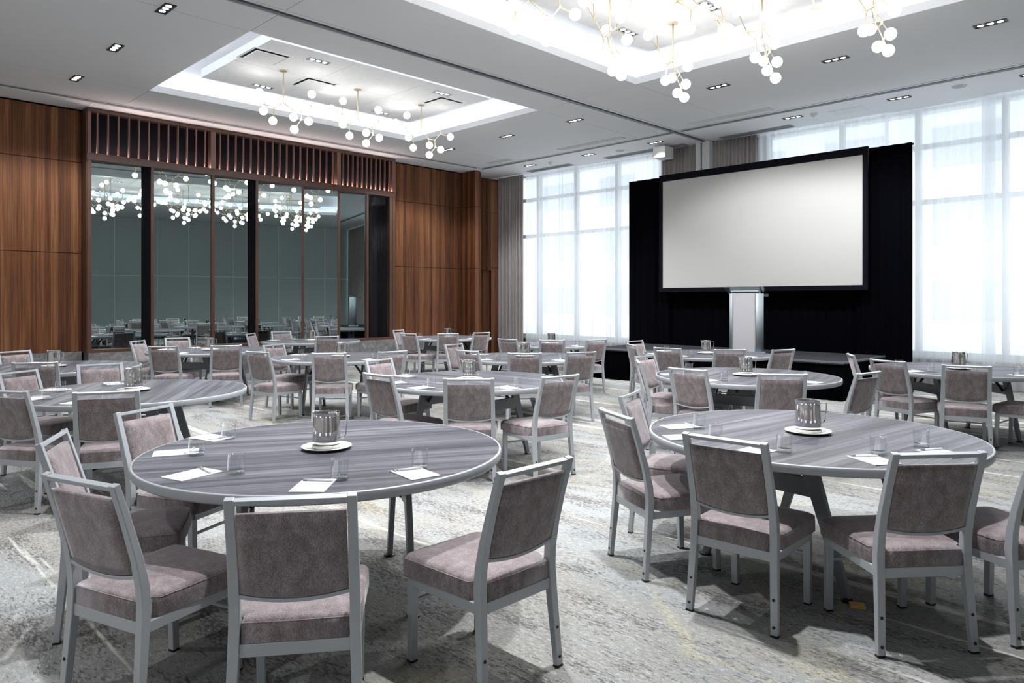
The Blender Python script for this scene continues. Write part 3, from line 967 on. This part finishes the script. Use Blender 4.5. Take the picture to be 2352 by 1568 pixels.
# ------------------------------------------------------------------ globe chandeliers
globe_me = MB().sphere((0, 0, 0), 0.064, 20, 12).mesh('globe', 'globe')
def chandelier_proto(variant):
    r_ = empty('globe_chandelier')
    MB().lathe([(0.0005, 0.0), (0.062, 0.0), (0.062, -0.014), (0.0005, -0.016)], 20, (0, 0, 0.51), False).build('canopy', 'brass', r_)
    MB().tube([(0, 0, 0.50), (0, 0, 0.0)], 0.0105, 8).build('stem', 'brass', r_)
    if variant == 0:
        J = {'H': (0, 0, 0), 'A': (-.145, .03, -.085), 'C': (-.30, .10, .10), 'E2': (-.25, -.14, -.03), 'B': (.145, -.04, -.138), 'D': (.25, .03, -.148), 'E': (.345, .10, -.02), 'F': (.27, -.02, -.285)}
        L = [('H', 'A'), ('A', 'C'), ('A', 'E2'), ('H', 'B'), ('B', 'D'), ('D', 'E'), ('D', 'F')]
        Gb = [('C', (-.285, .12, .34)), ('C', (-.50, .16, .22)), ('A', (-.155, .05, -.285)), ('E2', (-.20, -.26, -.165)), ('E2', (-.41, -.24, .02)), ('B', (.17, -.12, -.275)), ('E', (.33, .13, .185)), ('E', (.53, .19, -.05)), ('F', (.36, .06, -.32)), ('F', (.165, -.10, -.45))]
    else:
        J = {'H': (0, 0, 0), 'A': (-.16, .02, -.084), 'C': (-.31, .09, -.013), 'E2': (-.33, -.12, -.045), 'B': (.164, -.04, -.135), 'D': (.29, .03, -.147), 'E': (.425, .08, -.038), 'F': (.29, -.02, -.28)}
        L = [('H', 'A'), ('A', 'C'), ('C', 'E2'), ('H', 'B'), ('B', 'D'), ('D', 'E'), ('D', 'F')]
        Gb = [('C', (-.44, .16, .21)), ('A', (-.177, .03, -.286)), ('E2', (-.50, -.18, .05)), ('E2', (-.245, -.21, -.19)), ('B', (.198, -.12, -.265)), ('E', (.42, .12, .165)), ('E', (.614, .16, -.088)), ('F', (.39, .05, -.29)), ('F', (.205, -.10, -.455))]
    for a, c in L:
        MB().tube([J[a], J[c]], 0.0072, 6).build('arm', 'brass', r_)
    for k, p in J.items():
        if k != 'H':
            MB().lathe([(0.0005, -0.018), (0.014, -0.016), (0.014, 0.016), (0.0005, 0.018)], 8, p, False).build('joint', 'brass', r_)
    for k, p in Gb:
        a = Vector(J[k]); g = Vector(p)
        d = (g - a).normalized()
        e = g - d * 0.058
        o = MB().tube([a, e - d * 0.012, e - d * 0.012, e + d * 0.006], [0.0062, 0.0062, 0.012, 0.012], 8).build('branch', 'brass', r_)
        obj_mesh('globe', globe_me, r_, p)
    return r_
protoA, protoB = chandelier_proto(0), chandelier_proto(1)
used = {}
def chandelier(pr, x, y, rz, label, group):
    if pr.name in used:
        o = copy_tree(pr)
    else:
        used[pr.name] = 1
        o = pr
    o.location = (x, y, 4.68)
    o.rotation_euler = (0, 0, math.radians(rz))
    tag(o, label, 'chandelier', group)
Gc = 'brass globe chandeliers in the left tray'
chandelier(protoB, -10.72, 5.56, 45, 'brass chandelier of opal globes nearest the camera in the left tray', Gc)
chandelier(protoA, -10.76, 6.97, 45, 'brass chandelier of opal globes, middle one in the left tray', Gc)
chandelier(protoA, -10.77, 8.36, 45, 'brass chandelier of opal globes at the far end of the left tray', Gc)
Gc = 'brass globe chandeliers in the right tray'
rots = [104, 100, 92, 112, 80, 130, 52, 118, 96]
kk = 0
for yy_, rn in ((8.25, 'row nearest the screen'), (6.88, 'middle row'), (5.50, 'row nearest the camera')):
    for x, cn in ((-5.24, 'left'), (-4.0, 'centre'), (-2.74, 'right')):
        chandelier(protoA if kk % 3 != 1 else protoB, x, yy_, rots[kk], f'brass globe chandelier in the right tray, {rn}, {cn} one', Gc)
        kk += 1

# ------------------------------------------------------------------ tables
TBL = {1: (-3.357, 1.984, 62), 2: (-1.761, 4.213, 83), 3: (-5.29, 4.70, 186), 4: (-3.57, 6.99, 101), 5: (-6.687, 2.086, 148), 6: (-9.76, 2.18, 157), 7: (-11.35, 4.65, 120),
       8: (-12.6, 7.12, 160), 9: (-8.709, 5.37, 40), 10: (-11.65, 9.75, 92), 11: (-6.9, 7.15, 102), 12: (-8.6, 9.6, 80), 13: (-5.444, 9.455, 53), 14: (-2.2, 9.35, 46)}
TN = {1: 'the large table front left', 2: 'the large table front right', 3: 'the centre table', 4: 'the table behind front right', 5: 'the left-edge table', 6: 'the left table nearest the walnut',
      7: 'the table before the left mirrors', 8: 'the table before the right mirrors', 9: 'the table left of centre', 10: 'the table before the walnut corner', 11: 'the table behind the centre one',
      12: 'the table by the left curtains', 13: 'the table before the lectern', 14: 'the table by the right window'}
TL = {1: 'large round grey table front left with five chairs', 2: 'large round grey table front right with five chairs', 3: 'round grey table in the centre behind the front left one', 4: 'round grey table directly behind the front right one',
      5: 'round grey table at the left edge, second row', 6: 'round grey table at the left nearest the walnut panels', 7: 'round grey table in front of the left mirror panes', 8: 'round grey table in front of the right mirror panes',
      9: 'round grey table left of centre before the mirrors', 10: 'round grey table before the far walnut corner', 11: 'round grey table behind the centre one', 12: 'round grey table by the left sheer curtains beside the stage',
      13: 'round grey table before the lectern and stage', 14: 'round grey table by the right-hand window'}
TR_, TZ = 0.915, 0.745
def table_proto():
    r_ = empty('round_table')
    MB().lathe([(0.0005, 0.002), (TR_ - 0.012, 0.002), (TR_ - 0.012, -0.03), (0.0005, -0.03)], 72, (0, 0, TZ - 0.002), False).build('tabletop', 'table_top', r_)
    MB().lathe([(TR_ - 0.012, 0.001), (TR_ - 0.003, 0.0005), (TR_, -0.004), (TR_, -0.036), (TR_ - 0.006, -0.043), (TR_ - 0.05, -0.043), (TR_ - 0.05, -0.03)], 72, (0, 0, TZ - 0.001), True).build('edge_band', 'table_rim', r_)
    for sx in (-1, 1):
        x = sx * 0.385
        for sy in (-1, 1):
            lg = MB().bar([(x, sy * 0.20, TZ - 0.035), (x, sy * 0.275, 0.50), (x, sy * 0.43, 0.012)], [(0.03, 0.10), (0.03, 0.078), (0.03, 0.040)], (1, 0, 0)).build('leg', 'table_leg', r_, 0.003)
            MB().lathe([(0.0005, 0.0), (0.034, 0.0), (0.034, 0.009), (0.016, 0.02), (0.0005, 0.02)], 12, (x, sy * 0.434, 0), False).build('foot', 'black_plastic', lg)
            MB().bar([(x - sx * 0.02, sy * 0.20, 0.52), (x - sx * 0.16, sy * 0.20, TZ - 0.04)], (0.012, 0.026), (0, 1, 0)).build('brace', 'brace_black', r_)
        MB().box(x - 0.013, x + 0.013, -0.27, 0.27, 0.485, 0.585).build('beam', 'table_leg', r_, 0.003)
        MB().box(x - 0.05, x + 0.05, -0.26, 0.26, TZ - 0.058, TZ - 0.033).build('mounting_rail', 'brace_black', r_)
    MB().box(-0.385, 0.385, -0.02, 0.02, TZ - 0.06, TZ - 0.034).build('spine', 'table_leg', r_)
    return r_
tproto = table_proto()
for k, (x, y, a) in TBL.items():
    o = tproto if k == 1 else copy_tree(tproto)
    o.location = (x, y, 0)
    o.rotation_euler = (0, 0, math.radians(a))
    tag(o, TL[k], 'table', 'round banquet tables')

# ------------------------------------------------------------------ chairs
def chair_proto():
    r_ = empty('banquet_chair')
    def post(s):
        P = [(-.242, 0.008, .212), (-.214, .33, .2), (-.207, .42, .198), (-.212, .50, .197), (-.232, .60, .196), (-.272, .74, .1945), (-.318, .885, .193)]
        pts = [(s * c, a, b_) for a, b_, c in P]
        sz = [(.034, .026), (.037, .034), (.037, .038), (.036, .036), (.035, .032), (.033, .028), (.032, .026)]
        lg = MB().bar(pts, sz, (1, 0, 0)).build('leg', 'frame_metal', r_, 0.003)
        MB().cbox((s * .212, -.242, .004), .0345, .0265, .008).build('glide', 'black_plastic', lg)
        for z in (0.045, 0.165):
            yb = -.242 + (.028) * z / .33 - .0145
            m_ = MB()
            m_.lathe([(0.0005, 0.006), (0.005, 0.005), (0.0075, 0.0015), (0.0075, -0.004)], 10)
            o = m_.build('stud', 'black_plastic', lg)
            o.location = (s * (.212 - .012 * z / .33), yb, z)
            o.rotation_euler = (PI / 2, 0, 0)
    for s in (-1, 1):
        post(s)
        lg = MB().bar([(s * .19, .222, .008), (s * .192, .215, .338)], [(.032, .032), (.036, .036)], (1, 0, 0)).build('leg', 'frame_metal', r_, 0.003)
        MB().cbox((s * .19, .222, .004), .0325, .0325, .008).build('glide', 'black_plastic', lg)
    m_ = MB()
    for s in (-1, 1):
        m_.box(s * .200 - .013, s * .200 + .013, -.20, .225, .330, .370)
    m_.box(-.19, .19, .205, .235, .330, .370)
    m_.box(-.19, .19, -.222, -.197, .326, .370)
    m_.build('seat_frame', 'frame_metal', r_, 0.002)
    MB().box(-.185, .185, .213, .227, .246, .260).build('stretcher', 'frame_metal', r_, 0.002)
    # seat cushion: notched at the posts, domed on top
    out = [(-.176, -.218), (-.176, -.168), (-.212, -.150), (-.219, .05), (-.226, .225), (-.215, .252), (-.19, .262), (0, .266), (.19, .262), (.215, .252), (.226, .225), (.219, .05), (.212, -.150), (.176, -.168), (.176, -.218), (0, -.222)]
    cx, cy = 0, 0.02
    rings = [(1.0, .371), (1.0, .420), (.992, .436), (.965, .448), (.90, .456), (.72, .463), (.4, .468)]
    vs, fs = [], []
    n = len(out)
    for sc_, z in rings:
        vs += [(cx + (x - cx) * sc_, cy + (y - cy) * sc_, z) for x, y in out]
    for i in range(len(rings) - 1):
        for k in range(n):
            k2 = (k + 1) % n
            fs.append((i * n + k2, i * n + k, (i + 1) * n + k, (i + 1) * n + k2))
    vs.append((cx, cy, .469)); t = len(vs) - 1
    fs += [((len(rings) - 1) * n + (k + 1) % n, (len(rings) - 1) * n + k, t) for k in range(n)]
    m_ = MB(); m_.add(vs, fs, True)
    m_.add([(x, y, .371) for x, y in out], [tuple(range(n))])
    cs = m_.build('seat_cushion', 'fabric', r_)
    # piping round the top edge of the cushion
    loop = [(cx + (x - cx) * .990, cy + (y - cy) * .990, .4395) for x, y in out]
    MB().tube(loop + [loop[0]], 0.0022, 5).build('piping', 'fabric', cs)
    # back pad
    def yb(z):
        return -.2225 - (z - .55) * .288 if z > .55 else -.2225
    nx, nzz = 10, 8
    front, back = [], []
    for j in range(nzz + 1):
        for i in range(nx + 1):
            u = -1 + 2 * i / nx
            zb = .545 - .022 * (1 - u * u)
            z = zb + (.830 - zb) * j / nzz
            hw = .1765 - .002 * j / nzz
            v = j / nzz
            e = min(1, min((1 - abs(u)) * 9, v * 8 + .25, (1 - v) * 8 + .25) * .5 + .5)
            ty = .021 * e
            front.append((u * hw, yb(z) + ty, z)); back.append((u * hw, yb(z) - ty * .95, z))
    m_ = MB()
    vs = front + back
    fs = []
    q = (nx + 1) * (nzz + 1)
    for j in range(nzz):
        for i in range(nx):
            a = j * (nx + 1) + i
            fs.append((a + 1, a, a + nx + 1, a + nx + 2))
            fs.append((q + a, q + a + 1, q + a + nx + 2, q + a + nx + 1))
    for i in range(nx):
        fs.append((i, i + 1, q + i + 1, q + i))
        a = nzz * (nx + 1) + i
        fs.append((a + 1, a, q + a, q + a + 1))
    for j in range(nzz):
        a = j * (nx + 1)
        fs.append((a + nx + 1, a, q + a, q + a + nx + 1))
        a += nx
        fs.append((a, a + nx + 1, q + a + nx + 1, q + a))
    m_.add(vs, fs, True)
    o = m_.build('backrest', 'fabric', r_)
    MB().bar([(-.185, yb(.868), .8725), (.185, yb(.868), .8725)], (.017, .026), (0, -.28, 1)).build('top_rail', 'frame_metal', r_, 0.002)
    pts = []
    for i in range(11):
        u = -1 + 2 * i / 10
        pts.append((u * .183, -.222, .536 - .022 * (1 - u * u)))
    MB().bar(pts, (.013, .026), (0, 0, 1)).build('lower_rail', 'frame_metal', r_, 0.0015)
    return r_
CH = [(1, -4.264, 1.616, 25.9), (1, -3.766, 1.147, 62.6), (1, -3.009, 1.028, 108.3), (1, -2.419, 1.336, 143.9), (1, -2.229, 2.046, 180.3), (2, -2.63, 4.167, 18.4), (2, -2.332, 3.585, 63.2), (2, -1.688, 3.375, 92.9), (2, -1.114, 3.606, 139.9), (2, -0.787, 4.10, 152),
      (3, -6.263, 4.588, 12.5), (3, -5.25, 3.905, 92.1), (3, -4.653, 4.152, 135.0), (3, -4.347, 4.661, 172.2), (4, -4.516, 7.022, 2.8), (4, -4.174, 6.495, 39.2), (4, -3.59, 6.235, 87), (4, -2.959, 6.339, 127.0), (4, -2.60, 6.81, 171),
      (5, -7.752, 2.192, 358.6), (5, -7.485, 1.62, 33.5), (5, -6.32, 1.337, 121.3), (5, -5.877, 1.694, 155.9), (6, -10.61, 2.113, 21.6), (6, -9.01, 1.923, 153.0), (7, -12.503, 4.688, 359.5), (7, -12.064, 4.104, 43.1), (7, -10.792, 3.893, 136.7), (7, -10.432, 4.486, 161.1),
      (8, -13.56, 7.10, 352), (8, -13.28, 6.53, 42), (8, -11.767, 6.888, 162.1), (9, -9.556, 5.056, 18.8), (9, -8.688, 4.417, 105.0), (9, -8.033, 4.837, 140.6), (9, -7.785, 5.377, 175.7), (10, -12.51, 9.424, 21.3), (10, -11.372, 8.773, 100.9), (10, -11.015, 9.2, 143.0), (10, -10.93, 9.787, 175.7),
      (11, -7.798, 6.948, 11.0), (11, -6.914, 6.409, 91.8), (11, -6.312, 6.534, 134.6), (11, -6.006, 7.038, 159.1), (12, -8.555, 8.73, 95), (12, -8.022, 8.957, 133.2), (12, -7.655, 9.39, 166), (13, -6.419, 9.468, 356.9), (13, -5.974, 8.861, 52.9), (13, -5.41, 8.665, 93), (13, -4.861, 8.871, 135.4), (13, -4.45, 9.25, 163),
      (14, -2.93, 9.03, 29.5), (14, -2.504, 8.559, 71.0), (14, -1.938, 8.442, 106.6), (14, -1.485, 8.97, 172)]
def side_(x, y):
    return (x + y) / (y - x)
cproto = chair_proto()
first = True
for k in TBL:
    cs = sorted([c for c in CH if c[0] == k], key=lambda c: side_(c[1], c[2]))
    for i, (_, x, y, a) in enumerate(cs):
        far = (y - x) / math.sqrt(2) > 8.5
        if first:
            o = cproto; first = False
        else:
            o = copy_tree(cproto, None, ('stud', 'glide', 'piping') if far else ())
        o.location = (x, y, 0)
        o.rotation_euler = (0, 0, math.radians(a - 90))
        fwd = math.cos(math.radians(a)) * -1 + math.sin(math.radians(a))
        view = 'seen from behind' if fwd > 0.25 else ('seen from the front' if fwd < -0.25 else 'seen side-on')
        pos = ORD[i] if i < len(cs) - 1 else 'rightmost'
        tag(o, f'mauve chair {view}, {pos} at {TN[k]}', 'chair', 'mauve banquet chairs')

# ------------------------------------------------------------------ things on the tables
def jug_shape(x, y, z, a):
    # spout pulled out on the -x side near the rim
    da = abs((a - PI + PI) % (2 * PI) - PI)
    w_ = max(0.0, 1 - da / 0.55)
    t = max(0.0, (z - 0.115) / 0.05)
    k = 1 + 0.26 * w_ * w_ * min(1.2, t)
    return x * k, y * k, z + 0.008 * w_ * w_ * min(1, t)
def jug_proto():
    r_ = empty('water_jug')
    prof = [(0.0005, 0.0), (0.060, 0.0), (0.068, 0.004), (0.071, 0.014), (0.0715, 0.03), (0.069, 0.09), (0.066, 0.14), (0.0655, 0.165), (0.0668, 0.168), (0.064, 0.166), (0.0635, 0.14), (0.0665, 0.09), (0.068, 0.03), (0.06, 0.008), (0.0005, 0.006)]
    MB().lathe(prof, 40, (0, 0, 0), True, lambda x, y, z, a: jug_shape(x, y, z, a)).build('body', 'steel', r_)
    pts = []
    for t in [(0.064, .146), (.085, .148), (.100, .150), (.108, .148), (.112, .14), (.110, .11), (.105, .07), (.102, .05), (.097, .04), (.086, .034), (.070, .03)]:
        pts.append((t[0], 0, t[1]))
    MB().bar(pts, (.010, .0045), (0, 1, 0)).build('handle', 'steel', r_, 0.0015)
    return r_
def plate_proto():
    r_ = empty('jug_plate')
    MB().lathe([(0.0005, 0.0), (0.075, 0.0), (0.08, 0.004), (0.125, 0.013), (0.130, 0.016), (0.129, 0.018), (0.12, 0.016), (0.08, 0.009), (0.0005, 0.008)], 48).build('plate', 'plate', r_)
    MB().lathe([(0.0005, 0.008), (0.068, 0.008), (0.0735, 0.013), (0.0735, 0.022), (0.071, 0.025), (0.0005, 0.025)], 40).build('coaster', 'plate', r_)
    return r_
def glass_proto():
    r_ = empty('tumbler')
    MB().lathe([(0.0375, 0.012), (0.0395, 0.09), (0.0400, 0.0915), (0.0385, 0.0915), (0.0365, 0.018)], 28).build('wall', 'tumbler_glass', r_)
    MB().lathe([(0.0005, 0.0), (0.034, 0.0), (0.0370, 0.003), (0.0375, 0.012), (0.0365, 0.018), (0.0005, 0.015)], 28).build('base', 'tumbler_base', r_)
    return r_
def pad_proto():
    r_ = MB().box(-0.072, 0.072, -0.105, 0.105, 0, 0.004).build('notepad', 'paper')
    return r_
def pen_proto():
    r_ = empty('pen')
    MB().tube([(-0.068, 0, .005), (-0.06, 0, .005), (0.045, 0, .005)], [0.003, 0.005, 0.005], 8).build('barrel', 'pen_body', r_)
    MB().tube([(0.045, 0, .005), (0.062, 0, .005), (0.07, 0, .005)], [0.0052, 0.0052, 0.003], 8).build('cap', 'pen_clip', r_)
    MB().box(0.022, 0.066, -0.0015, 0.0015, .0098, .0115).build('clip', 'pen_clip', r_)
    return r_
jp, pp, gp, ntp, pnp = jug_proto(), plate_proto(), glass_proto(), pad_proto(), pen_proto()
seen = set()
def put(pr, x, y, z, a, label, cat, group):
    if pr.name in seen:
        o = copy_tree(pr)
    else:
        seen.add(pr.name); o = pr
    o.location = (x, y, z); o.rotation_euler = (0, 0, a)
    tag(o, label, cat, group)
    return o
# settings measured for the nearer tables: list of (glass xy, pad xy, pad angle); others follow their chairs
SET = {1: [((-3.99, 1.739), (-4.10, 1.665)), ((-3.677, 1.439), (-3.80, 1.385)), ((-3.154, 1.409), (-3.275, 1.265)), ((-2.737, 1.681), (-2.705, 1.535)), ((-2.653, 2.051), (-2.59, 1.975))],
       2: [((-2.287, 3.89), (-2.40, 3.86)), ((-2.038, 3.637), (-2.20, 3.57)), ((-1.625, 3.594), (-1.74, 3.49)), ((-1.262, 3.869), (-1.235, 3.715)), ((-1.169, 4.236), (-1.04, 4.13))],
       5: [((-7.242, 2.024), (-7.38, 2.13)), ((-7.03, 1.618), (-7.22, 1.62)), ((-6.579, 1.422), (-6.70, 1.36)), ((-6.12, 1.72), (-6.20, 1.54))],
       3: [((-5.833, 4.427), (-6.0, 4.45)), ((-5.432, 4.027), (-5.58, 4.02)), ((-4.989, 3.985), (-5.09, 3.915)), ((-4.68, 4.16), (-4.72, 4.02)), ((-4.505, 4.576), (-4.47, 4.47))]}
for k, (tx, ty, ta) in TBL.items():
    put(pp, tx, ty, TZ, 0.3 * k, f'white plate under the steel jug on {TN[k]}', 'plate', 'white plates under the jugs')
    put(jp, tx, ty, TZ + 0.025, PI / 4 + rnd.uniform(-0.25, 0.25), f'polished steel water jug on {TN[k]}', 'jug', 'steel water jugs')
    cs = sorted([c for c in CH if c[0] == k], key=lambda c: side_(c[1], c[2]))
    places = []
    if k in SET:
        for (g, p) in SET[k]:
            best = min(cs, key=lambda c: (c[1] - p[0]) ** 2 + (c[2] - p[1]) ** 2)
            places.append((g, p, math.atan2(ty - p[1], tx - p[0]) if k == 3 and best is None else math.radians(best[3])))
    else:
        for (_, cx_, cy_, a) in cs:
            ph = math.atan2(cy_ - ty, cx_ - tx)
            places.append(((tx + .62 * math.cos(ph + .17), ty + .62 * math.sin(ph + .17)), (tx + .75 * math.cos(ph - .02), ty + .75 * math.sin(ph - .02)), ph + PI))
    places.sort(key=lambda q: side_(*q[1]))
    for i, (g, p, a) in enumerate(places):
        # keep the pad on the top
        d = math.hypot(p[0] - tx, p[1] - ty)
        if d > 0.775:
            p = (tx + (p[0] - tx) * .775 / d, ty + (p[1] - ty) * .775 / d)
        pos = ORD[i] if i < len(places) - 1 else 'rightmost'
        put(gp, g[0], g[1], TZ, rnd.uniform(0, 6), f'clear glass tumbler by the {pos} notepad on {TN[k]}', 'glass', 'clear tumblers')
        za = a - PI / 2 + rnd.uniform(-.2, .2)
        put(ntp, p[0], p[1], TZ + 0.0005, za, f'white notepad, {pos} on {TN[k]}', 'notepad', 'white notepads')
        off = 0.065
        put(pnp, p[0] - math.sin(za) * off, p[1] + math.cos(za) * off, TZ + 0.005, za + PI + rnd.uniform(-.35, .25), f'grey pen lying on the {pos} notepad of {TN[k]}', 'pen', 'grey pens')

# shim under one foot of the front right table
a = math.radians(TBL[2][2])
fx, fy = -0.385, -0.434
o = MB().box(-0.035, 0.035, -0.03, 0.03, 0.0, 0.012).build('yellow_shim', 'shim', None, 0.001)
o.location = (TBL[2][0] + fx * math.cos(a) - fy * math.sin(a) + 0.055, TBL[2][1] + fx * math.sin(a) + fy * math.cos(a) - 0.03, 0)
o.rotation_euler = (0, 0, 0.5)
tag(o, 'small yellow foam shim beside a foot of the front right table', 'shim')
